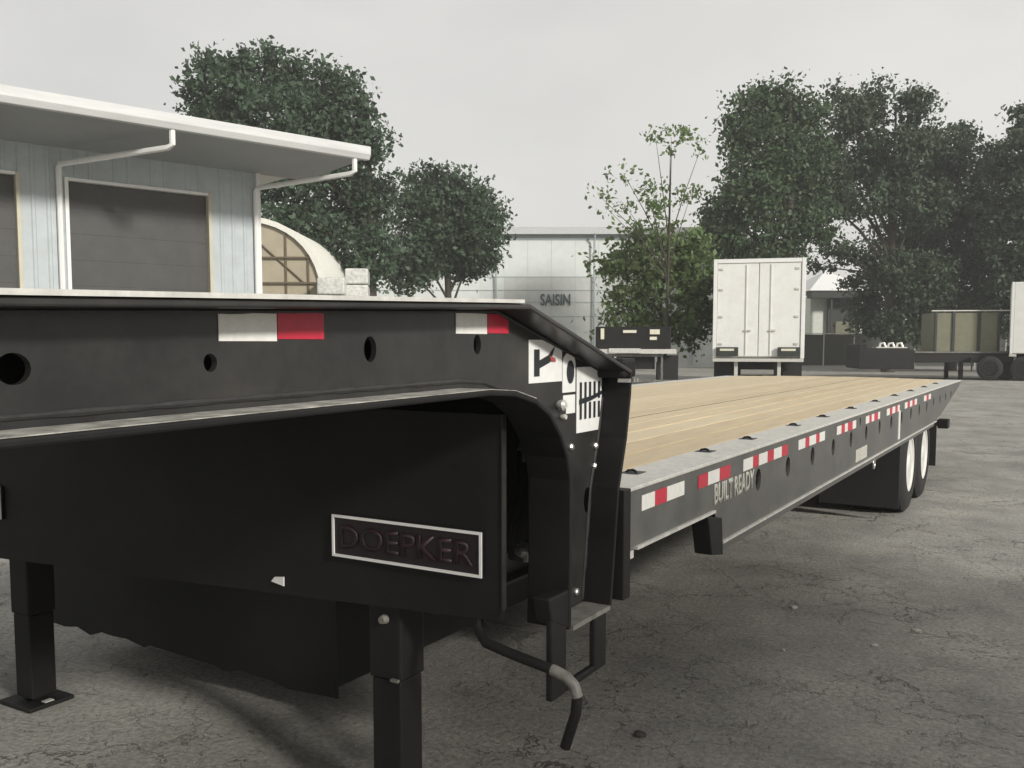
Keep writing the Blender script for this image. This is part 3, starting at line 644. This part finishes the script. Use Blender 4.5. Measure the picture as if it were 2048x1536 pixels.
# ------------------------------------------------------------------ pale industrial shed across the yard
S = thing('industrial_shed', 'long pale metal industrial shed behind the trees with letters on its wall', 'building', W(2.0, 60), rad(YAW))
def spanel(x0, x1, z0, z1, y, m, name): 
    mb = MB(); mb.box(x0, x1 - 0.010, y, y + 0.08, z0, z1); return mb.build(name, m, S)
for k in range(19):
    spanel(-16.0 + k * 1.5, -14.5 + k * 1.5, 5.75, 8.05, 0.0, M['shed'], 'wall_panel')
    spanel(-16.0 + k * 1.5, -14.5 + k * 1.5, 0.0, 5.66, -0.12 + 0.002 * (k % 2), M['shed2'] if k > 8 else M['shed'], 'lower_wall_panel')
MB().box(-16, 12.5, -0.10, 0.1, 5.665, 5.745).build('wall_ledge', M['shedband'], S)
MB().box(-16, 12.5, -0.06, 0.1, 8.055, 8.36).build('eave_band', M['shedband'], S)
MB().box(-16.2, 12.7, -0.45, 0.3, 8.365, 8.78).build('eave_fascia', M['roof'], S)
MB().prism([(-0.45, 8.785), (12, 10.2), (24, 8.785)], 'X', -16.2, 12.7).build('roof', M['roof'], S)
MB().box(-16, 12.5, 0.11, 23.5, 0, 8.36).build('wall', M['shed'], S)
for z_ in (3.2, 4.1, 4.85): MB().box(-16, 12.5, -0.15, -0.121, z_, z_ + 0.05).build('wall_seam', M['shedband'], S)
for x_ in (-9.0, -3.0, 3.2, 9.4): MB().tube([(x_, -0.55, 8.4), (x_, -0.30, 8.0), (x_, -0.30, 0.2)], 0.06, 6).build('downspout', M['shedband'], S)
lettering('wall_lettering', 'SAISIN', 1.9, 0.72, M['signink'], S, ((-0.2, -0.19, 3.92), (1, 0, 0), (0, 0, 1)), depth=0.04)

# ------------------------------------------------------------------ vehicles across the yard
def tyre_pair(t, x0, x1, y, r, nm='tyre', hub='rim'):
    ty = MB().lathe([(x0, r * 0.6), (x0, r * 0.9), (x0 + 0.04, r), (x1 - 0.04, r), (x1, r * 0.9), (x1, r * 0.6)], (0, y, r), 'X', 26, closed=True).build(nm, M['rubber'], t, smooth=True)
    MB().lathe([(x0 + 0.03, r * 0.58), (x0 + 0.07, r * 0.3), (x0 + 0.02, r * 0.2), (x1 - 0.02, r * 0.2), (x1 - 0.07, r * 0.3), (x1 - 0.03, r * 0.58)], (0, y, r), 'X', 20).build('hub', M[hub], ty, smooth=True)
def box_trailer(name, label, u, d, rz, L=13.0, H=4.02, wd=2.6, wy=1.2, hub='rim'):
    t = thing(name, label, 'trailer', W(u, d), rad(rz)); h = wd / 2
    MB().box(-h, h, 0.05, L, 1.12, H).build('box_body', M['vanwhite'], t, bevel=0.03)
    for sx in (-1, 1):
        a, b = sorted((sx * 0.01, sx * (h - 0.11)))
        dr = MB().box(a, b, -0.02, 0.045, 1.16, H - 0.12).build('rear_door', M['vanwhite'], t, bevel=0.01)
        MB().tube([(sx * 0.35, -0.045, 1.2), (sx * 0.35, -0.045, H - 0.16)], 0.012, 6).build('lock_rod', M['vanwhite'], dr)
        MB().box(sx * 0.35 - 0.04, sx * 0.35 + 0.14, -0.07, -0.025, 1.9, 1.95).build('door_handle', M['galv'], dr)
        for z_ in (1.5, 2.3, 3.1, 3.7):
            MB().box(sx * (h - 0.22) - 0.05, sx * (h - 0.22) + 0.05, -0.05, -0.021, z_, z_ + 0.06).build('hinge', M['galv'], dr)
        a, b = sorted((sx * (h - 0.10), sx * (h + 0.012)))
        MB().box(a, b, -0.05, 0.049, 1.10, H + 0.0).build('corner_post', M['whitepaint'], t, bevel=0.01)
        a, b = sorted((sx * 0.56, sx * 1.19))
        lb = MB().box(a, b, -0.14, -0.055, 1.16, 1.43).build('lamp_box', M['dark'], t, bevel=0.012)
        MB().box(a + 0.10, b - 0.12, -0.155, -0.1405, 1.32, 1.385).build('lamp_lens', M['lamp'], lb)
        a, b = sorted((sx * 0.74, sx * 1.28)); tyre_pair(t, a, b, wy, 0.5, hub=hub); tyre_pair(t, a, b, wy + 1.25, 0.5, hub=hub)
        MB().box(a, b, wy - 0.7, wy - 0.68, 0.35, 0.99).build('mud_flap', M['rubber'], t)
        MB().box(sx * 0.62 - 0.05, sx * 0.62 + 0.05, 0.12, 0.22, 0.5, 1.05).build('bumper_post', M['galv'], t)
    MB().box(-h + 0.11, h - 0.11, -0.05, 0.045, H - 0.115, H).build('door_header', M['whitepaint'], t)
    MB().box(-h, h, -0.06, 0.2, 1.0, 1.095).build('rear_sill', M['galv'], t)
    MB().box(-1.1, 1.1, 0.10, 0.2, 0.42, 0.52).build('rear_bumper', M['galv'], t)
    MB().box(-0.5, 0.5, min(0.6, wy - 0.5), L - 1, 0.75, 0.99).build('chassis', M['black2'], t)
    MB().tube([(-1.0, wy, 0.5), (1.0, wy, 0.5)], 0.08, 8).build('axle', M['black2'], t)
    for sx in (-0.7, 0.7): MB().box(sx - 0.07, sx + 0.07, L - 3.5, L - 3.36, 0, 1.1).build('landing_leg', M['black2'], t)
    return t
box_trailer('box_trailer', 'white box trailer seen square from behind with two dark lamp boxes', 7.27, 27.8, YAW - 14.6)
box_trailer('box_trailer', 'white box trailer cut off by the right edge of the photo', 21.0, 39.6, YAW - 117, L=9.0, wy=-0.75, hub='black2')

# black flatbed seen end on, left of the white box trailer
t = thing('flatbed_trailer', 'dark flatbed trailer seen end on behind the gooseneck corner', 'trailer', W(3.55, 27.0), rad(YAW - 8))
MB().box(-1.15, 1.0, 0.0, 0.14, 1.38, 2.02).build('headboard', M['black2'], t, bevel=0.02)
for a, b, z0, z1 in ((-1.00, -0.90, 1.66, 1.97), (-0.36, 0.02, 1.84, 1.92), (0.40, 0.68, 1.80, 1.94), (0.40, 0.60, 1.64, 1.73)):
    MB().box(a, b, -0.05, -0.002, z0, z1).build('lamp', M['lamp'], t)
MB().box(-1.2, 1.15, -0.25, 9, 1.25, 1.375).build('deck', M['galv'], t)
MB().box(-0.75, 0.15, -0.3, -0.255, 1.27, 1.40).build('bright_sill', M['trim'], t)
fb = MB(); fb.box(-1.25, 1.2, -0.1, -0.05, 0.45, 0.50).box(0.72, 0.78, -0.1, -0.05, 0.505, 1.24).box(-1.25, -1.19, -0.1, -0.05, 0.505, 1.24).box(-1.185, 0.715, -0.1, -0.05, 1.16, 1.24)
fb.build('bumper_frame', M['edge'], t)
MB().box(-0.55, 0.55, 0.1, 8.5, 0.8, 1.24).build('chassis', M['black2'], t)
for sx in (-1, 1):
    a, b = sorted((sx * 0.62, sx * 1.22)); tyre_pair(t, a, b, 0.9, 0.5); tyre_pair(t, a, b, 2.15, 0.5)
    MB().box(a, b, 0.2, 0.22, 0.25, 1.2).build('mud_flap', M['rubber'], t)

# black gooseneck flatbed standing across the view, with a stake box on it
t = thing('gooseneck_trailer', 'low black gooseneck trailer parked sideways in front of the dark trees', 'trailer', W(14.75, 40.0), rad(YAW - 8))
MB().prism([(0, 0.45), (2.3, 0.45), (2.3, 1.25), (1.95, 1.33), (0.35, 1.33), (0.35, 1.5), (0, 1.5)], 'Y', 0, 2.5).build('gooseneck', M['black2'], t, bevel=0.04)
MB().box(2.31, 8.2, 0.1, 2.5, 0.72, 1.12).build('deck_frame', M['black2'], t, bevel=0.02)
MB().box(2.31, 8.3, 0.05, 2.55, 1.125, 1.19).build('deck', M['edge'], t)
for x_ in (0.9, 1.25, 1.6): MB().tube([(x_, 0.3, 1.335), (x_ + 0.05, 0.3, 1.52), (x_ + 0.2, 0.3, 1.55), (x_ + 0.28, 0.3, 1.34)], 0.05, 8).build('chain_binder', M['trim'], t, smooth=True)
MB().box(0.75, 2.0, 0.12, 0.9, 1.335, 1.38).build('binder_tray', M['galv'], t)
MB().box(4.15, 4.3, 0.2, 0.35, 0, 0.715).build('landing_leg', M['black2'], t)
MB().box(4.15, 4.3, 2.1, 2.25, 0, 0.715).build('landing_leg', M['black2'], t)
for y_ in (6.0, 7.1):
    ty = MB().lathe([(0.12, 0.28), (0.12, 0.42), (0.16, 0.46), (0.36, 0.46), (0.40, 0.42), (0.40, 0.28)], (0, 0, 0), 'Y', 24, closed=True)
    ty.v = [(a + y_, b, c + 0.46) for a, b, c in ty.v]; wq = ty.build('tyre', M['rubber'], t, smooth=True)
    hb = MB().lathe([(0.15, 0.27), (0.2, 0.1), (0.36, 0.27)], (0, 0, 0), 'Y', 18); hb.v = [(a + y_, b, c + 0.46) for a, b, c in hb.v]; hb.build('hub', M['black2'], wq)
t = thing('stake_box', 'tan panelled stake box with dark posts standing on the black gooseneck trailer', 'box', W(17.85, 39.75, 1.195), rad(YAW - 8))
for a, b in ((0.08, 0.70), (0.82, 1.72), (1.84, 2.50)):
    MB().box(a, b, 0.03, 0.07, 0.0, 1.62).build('side_panel', M['tan'], t)
for x_ in (0.0, 0.71, 1.73, 2.51): MB().box(x_ - 0.01, x_ + 0.09, -0.03, 0.09, 0.0, 1.68).build('stake_post', M['dark'], t, bevel=0.01)
MB().box(-0.15, 3.1, -0.04, 0.0295, 1.685, 1.73).build('top_rail', M['galv'], t)
MB().box(0.0, 2.6, 1.9, 1.95, 0, 1.62).build('back_panel', M['tan'], t)
MB().box(-0.01, 0.03, 0.1, 1.9, 0, 1.62).build('end_panel', M['tan'], t); MB().box(2.57, 2.61, 0.1, 1.9, 0, 1.62).build('end_panel', M['tan'], t)

# ------------------------------------------------------------------ house and fence in the gap
H_ = thing('house', 'small pale house with bright hipped roof and dark porch between trailer and trees', 'house', W(22.9, 68), rad(YAW))
MB().box(-1.2, 2.6, 0.6, 7, 0, 4.9).build('wall', M['housewall'], H_)
MB().box(-1.6, 2.9, -0.9, 0.2, 4.75, 5.25).build('eave', M['dark'], H_)
rf = MB(); rf.add([(-1.8, -1.0, 5.255), (3.1, -1.0, 5.255), (3.1, 7.3, 5.255), (-1.8, 7.3, 5.255), (0.4, 2.4, 6.9), (1.0, 5.0, 6.9)], [(0, 1, 4), (1, 2, 5, 4), (2, 3, 5), (3, 0, 4, 5), (3, 2, 1, 0)])
rf.build('roof', M['whitepaint'], H_)
MB().box(0.0, 2.3, 0.3, 0.595, 1.4, 4.74).build('porch_shade', M['dark'], H_)  # dark box painted in for the shaded porch recess
MB().box(0.55, 1.95, 0.24, 0.295, 1.6, 3.1).build('door_panel', M['tan'], H_)
for x_ in (-0.08, 2.38): MB().box(x_ - 0.06, x_ + 0.06, -0.7, -0.55, 0, 4.745).build('porch_post', M['dark'], H_)
F = thing('screen_fence', 'dark screened yard fence with a pale top rail', 'fence', W(14.6, 62), rad(YAW))
for k in range(11):
    MB().box(k * 2.0, k * 2.0 + 1.92, 0, 0.03, 0.06, 2.1).build('fence_panel', M['fence'], F)
    MB().tube([(k * 2.0 - 0.04, 0.0, 0), (k * 2.0 - 0.04, 0.0, 2.2)], 0.035, 6).build('fence_post', M['galv'], F)
MB().tube([(-0.04, 0, 2.16), (22, 0, 2.16)], 0.03, 6).build('top_rail', M['galv'], F)

# ------------------------------------------------------------------ trees
def foliage(lobes, n_per_m2, size, parent, m, name='crown', squash=1.0, tight=0.30, seed=0):
    rng = np.random.default_rng(seed); V = []
    for (x, y, z, rx, ry, rz) in lobes:
        area = math.pi * rx * rz; n = int(n_per_m2 * area * 3.6)
        if n < 12: n = 12
        nc = max(6, int(n / 40))
        d = rng.normal(size=(nc, 3)); d /= np.linalg.norm(d, axis=1)[:, None]
        rr = rng.uniform(0.25, 1.05, nc) ** 0.55
        cen = np.array([x, y, z]) + d * rr[:, None] * np.array([rx, ry, rz])
        idx = rng.integers(0, nc, n)
        p = cen[idx] + rng.normal(size=(n, 3)) * np.array([tight, tight, tight * 0.7]) * (0.6 + 0.8 * rng.random((nc, 1)))[idx]
        q = rng.normal(size=(n, 3)); q[:, 2] += 0.0; q /= np.linalg.norm(q, axis=1)[:, None]
        h = rng.normal(size=(n, 3)); s = np.cross(q, h); s /= np.linalg.norm(s, axis=1)[:, None]; u = np.cross(s, q)
        L = size * rng.uniform(0.5, 1.6, n)[:, None]; Wd = L * 0.30
        V.append(np.stack([p - u * L * 0.5, p + s * Wd + q * L * 0.08, p + u * L * 0.5, p - s * Wd + q * L * 0.08], 1))
    V = np.concatenate(V); nl = len(V); co = V.reshape(-1, 3).astype(np.float32)
    me = bpy.data.meshes.new(name); me.vertices.add(nl * 4); me.vertices.foreach_set('co', co.ravel())
    me.loops.add(nl * 4); me.loops.foreach_set('vertex_index', np.arange(nl * 4, dtype=np.int32))
    me.polygons.add(nl); me.polygons.foreach_set('loop_start', np.arange(0, nl * 4, 4, dtype=np.int32)); me.polygons.foreach_set('loop_total', np.full(nl, 4, dtype=np.int32))
    me.update(calc_edges=True); me.validate(); me.materials.append(m)
    o = bpy.data.objects.new(name, me); COL.objects.link(o); o.parent = parent
    return o
def tree(name, label, u, d, lobes_px, root_px, dens, size, leaf, trunk_r, group=None, seed=1, depth=0.8, tight=0.30, lean=0.0, limbs=True, grow=1.05):
    """lobes given as (across, up, half width, half height) in photo units at the tree's own distance, turned into metres"""
    s = 1875.0 / d; t = thing(name, label, 'tree', W((root_px - 1024) / s, d), rad(YAW), group)
    rng = np.random.default_rng(seed); lob = []
    for (px, py, rx, ry) in lobes_px:
        lob.append(((px - root_px) / s, rng.uniform(-1, 1) * rx / s * depth, (685 - py) / s * 0.96 + EYE, grow * rx / s, max(rx, ry) / s * depth, grow * ry / s))
    top = max(l[2] for l in lob); mb = MB()
    fork = max(1.2, top * 0.35)
    mb.tube([(0, 0, -0.1), (lean * 0.2, 0, fork * 0.4), (lean * 0.5, 0, fork), (lean * 0.8, 0, top * 0.7), (lean, 0, top * 0.95)], [trunk_r * 1.25, trunk_r, trunk_r * 0.85, trunk_r * 0.45, trunk_r * 0.12], 9)
    mb.build('trunk', M['bark'], t, smooth=True)
    if limbs:
        for l in lob:
            z0 = min(max(fork * 0.7, l[2] * 0.6), top * 0.8); x0 = lean * z0 / top
            mid = ((x0 + l[0]) / 2, l[1] * 0.4, (z0 + l[2]) / 2 + 0.1 * abs(l[0] - x0))
            MB().tube([(x0, 0, z0), mid, (l[0], l[1], l[2])], [trunk_r * 0.38, trunk_r * 0.25, trunk_r * 0.08], 6).build('limb', M['bark'], t, smooth=True)
    foliage(lob, dens, size, t, leaf, seed=seed + 50, tight=tight)
    return t
tree('broadleaf_tree', 'tall dark broadleaf tree rising behind the workshop roof', 0, 40,
     [(470, 185, 80, 75), (545, 150, 70, 52), (625, 150, 75, 55), (690, 205, 70, 70), (560, 250, 125, 85), (660, 300, 110, 85), (735, 290, 48, 60), (600, 410, 105, 75), (700, 420, 90, 75), (745, 510, 62, 62), (640, 495, 70, 45), (440, 225, 40, 38), (760, 385, 36, 46), (700, 540, 50, 35)],
     742, 120, 0.21, M['leafA'], 0.32, 'broadleaf trees left of the pale shed', 3, grow=0.9)
tree('broadleaf_tree', 'shorter round broadleaf tree just left of the pale shed', 0, 44,
     [(880, 370, 80, 52), (845, 425, 62, 52), (935, 415, 66, 58), (965, 465, 42, 58), (900, 480, 82, 55), (845, 510, 55, 45), (935, 525, 36, 30), (815, 545, 40, 35)],
     912, 125, 0.21, M['leafA'], 0.20, 'broadleaf trees left of the pale shed', 4, lean=-0.6)
tree('young_tree', 'thin light green young tree with bare upper stem before the pale shed', 0, 31,
     [(1340, 262, 45, 26), (1398, 283, 24, 16), (1305, 262, 20, 18), (1242, 342, 36, 18), (1190, 385, 34, 14), (1212, 412, 34, 10), (1285, 365, 34, 30), (1300, 425, 52, 30), (1372, 385, 32, 32), (1250, 400, 26, 14), (1335, 300, 14, 18)],
     1328, 36, 0.15, M['leafC'], 0.06, None, 5, tight=0.16, limbs=True, lean=0.15, grow=0.95)
tree('leafy_bush', 'light green leafy bush growing left of the white box trailer', 0, 33,
     [(1255, 555, 62, 48), (1330, 500, 75, 50), (1385, 540, 50, 70), (1330, 610, 85, 65), (1262, 635, 52, 38), (1222, 520, 34, 26), (1390, 640, 40, 50), (1290, 470, 40, 24)],
     1320, 90, 0.19, M['leafC'], 0.09, None, 6, tight=0.28, grow=1.1)
tree('roadside_tree', 'leftmost tall tree of the row, above the white box trailer', 0, 46,
     [(1500, 215, 46, 45), (1560, 190, 48, 30), (1605, 215, 48, 38), (1468, 258, 32, 38), (1520, 295, 74, 55), (1600, 285, 62, 55), (1480, 375, 62, 52), (1560, 375, 82, 52), (1448, 420, 42, 52), (1500, 460, 80, 45), (1590, 440, 50, 22), (1512, 175, 9, 20), (1565, 165, 9, 18), (1432, 470, 40, 40), (1540, 500, 70, 26), (1560, 330, 70, 50), (1620, 370, 50, 50), (1450, 500, 46, 30), (1630, 440, 40, 40)],
     1570, 105, 0.21, M['leafB'], 0.28, 'dark trees behind the parked trailers', 7)
tree('roadside_tree', 'broad tall tree second from the left in the row behind the parked trailers', 0, 50,
     [(1680, 225, 46, 40), (1740, 205, 40, 34), (1800, 210, 40, 30), (1830, 258, 30, 42), (1700, 295, 72, 52), (1780, 305, 74, 58), (1650, 340, 52, 42), (1720, 395, 82, 40), (1810, 405, 60, 42), (1670, 490, 40, 16), (1790, 545, 62, 36), (1830, 560, 60, 56), (1805, 640, 66, 45), (1640, 400, 42, 26), (1730, 505, 50, 14), (1760, 350, 56, 34), (1655, 175, 10, 22), (1742, 175, 10, 24), (1806, 180, 10, 26)],
     1775, 98, 0.21, M['leafD'], 0.30, 'dark trees behind the parked trailers', 8)
tree('roadside_tree', 'dark tree above the tan stake box', 0, 53,
     [(1915, 268, 30, 34), (1880, 305, 36, 44), (1960, 325, 42, 46), (1905, 395, 82, 62), (1880, 485, 92, 52), (1945, 555, 100, 72), (1900, 635, 92, 46), (1850, 420, 50, 60), (1840, 560, 40, 50), (1775, 470, 56, 26), (1770, 590, 40, 34), (1745, 650, 44, 26), (1740, 540, 34, 24), (1640, 528, 26, 9), (1702, 566, 22, 16), (1730, 610, 30, 26), (1960, 430, 60, 60), (1850, 350, 40, 40)],
     1900, 110, 0.22, M['leafD'], 0.28, 'dark trees behind the parked trailers', 9)
tree('roadside_tree', 'dark pointed tree at the right edge of the photo', 0, 49,
     [(2032, 235, 22, 40), (2030, 290, 34, 40), (2000, 335, 32, 34), (2045, 365, 52, 70), (2020, 470, 72, 72), (2045, 565, 82, 72), (1990, 635, 72, 46), (2120, 420, 60, 90), (2110, 580, 70, 80)],
     2045, 110, 0.22, M['leafD'], 0.28, 'dark trees behind the parked trailers', 10)
# far hedge mass
hl = []
rg = np.random.default_rng(77)
for k in range(60):
    hl.append((-30 + k * 1.9 + rg.uniform(-0.6, 0.6), rg.uniform(-1.5, 1.5), rg.uniform(0.6, 2.4), 1.8, 1.5, rg.uniform(1.0, 1.9)))
hg = foliage(hl, 38, 0.42, None, M['leafD'], name='hedge', tight=0.45, seed=5)
hg.location = W(20, 78); hg.rotation_euler = (0, 0, rad(YAW)); tag(hg, 'low dark hedge running along the far side of the yard', 'hedge', kind='stuff')

# ------------------------------------------------------------------ loose stones on the yard
def stone(x, y, r, m, label, grp):
    bm = bmesh.new(); bmesh.ops.create_icosphere(bm, subdivisions=2, radius=r)
    rg = np.random.default_rng(int(abs(x * 1000 + y * 77)) % 9999)
    for v in bm.verts: v.co *= rg.uniform(0.8, 1.15); v.co.z *= 0.45
    me = bpy.data.meshes.new('stone'); bm.to_mesh(me); bm.free(); me.materials.append(m)
    o = bpy.data.objects.new('stone', me); COL.objects.link(o); o.location = (x, y, r * 0.28); tag(o, label, 'stone', grp)
q = W(0.51, 3.62); stone(q[0], q[1], 0.028, M['stone'], 'small dark stone on the asphalt nearest the lower edge', None)
for (u, d, r_, lb) in ((1.66, 5.42, 0.022, 'pale stone chip nearest the front corner of the trailer rail'), (1.87, 4.73, 0.018, 'pale stone chip midway between the dark stone and the trailer wheels'),
                       (2.19, 4.96, 0.026, 'largest pale stone chip out on the open asphalt'), (1.38, 4.66, 0.012, 'tiny pale stone chip closest to the crank handle')):
    q = W(u, d); stone(q[0], q[1], r_, M['stone2'], lb, 'pale stone chips scattered on the asphalt')
gm = MB(); rg = np.random.default_rng(91)
for k in range(2600):
    u = rg.uniform(-3.2, 4.5); d = 2.2 + 9.0 * rg.random() ** 1.6; x, y, _ = W(u, d); r_ = rg.uniform(0.002, 0.006) * (1 + 0.6 * (rg.random() > 0.93))
    th = rg.uniform(0, 3.1); c_, s_ = math.cos(th) * r_, math.sin(th) * r_
    gm.add([(x + c_, y + s_, 0.0005), (x - s_, y + c_, 0.0005), (x - c_, y - s_, 0.0005), (x + s_, y - c_, 0.0005), (x, y, r_ * 0.9)], [(0, 1, 4), (1, 2, 4), (2, 3, 4), (3, 0, 4)])
tag(gm.build('grit', M['grit']), 'fine loose grit scattered over the asphalt', 'grit', kind='stuff')

tree('added_shade_tree', 'unseen leafy tree added on the right to cast shade across the trailer corner', 0, 40, [(0, 522, 75, 38), (-70, 527, 56, 32), (70, 530, 58, 34)], 0, 75, 0.24, M['leafB'], 0.08, None, 21)  # unseen crown, added and shaped to darken the ground beside the trailer
SH = bpy.data.objects['added_shade_tree']; SH.location = (9.2, 1.0, 0); SH.rotation_euler = (0, 0, rad(80))

# ------------------------------------------------------------------ thin summer haze
hb = MB().box(-330, 330, -330, 330, -1.0, 24.0); ho = hb.build('haze', None if False else M['dark']); ho.data.materials.clear()
hm = bpy.data.materials.new('air'); hm.use_nodes = True; hn = hm.node_tree; hn.nodes.clear()
hout = hn.nodes.new('ShaderNodeOutputMaterial'); pv = hn.nodes.new('ShaderNodeVolumePrincipled')
pv.inputs['Color'].default_value = (0.93, 0.94, 0.93, 1); pv.inputs['Density'].default_value = 0.0015
hn.links.new(pv.outputs['Volume'], hout.inputs['Volume']); ho.data.materials.append(hm)
tag(ho, 'thin pale haze in the air over the yard', kind='stuff')
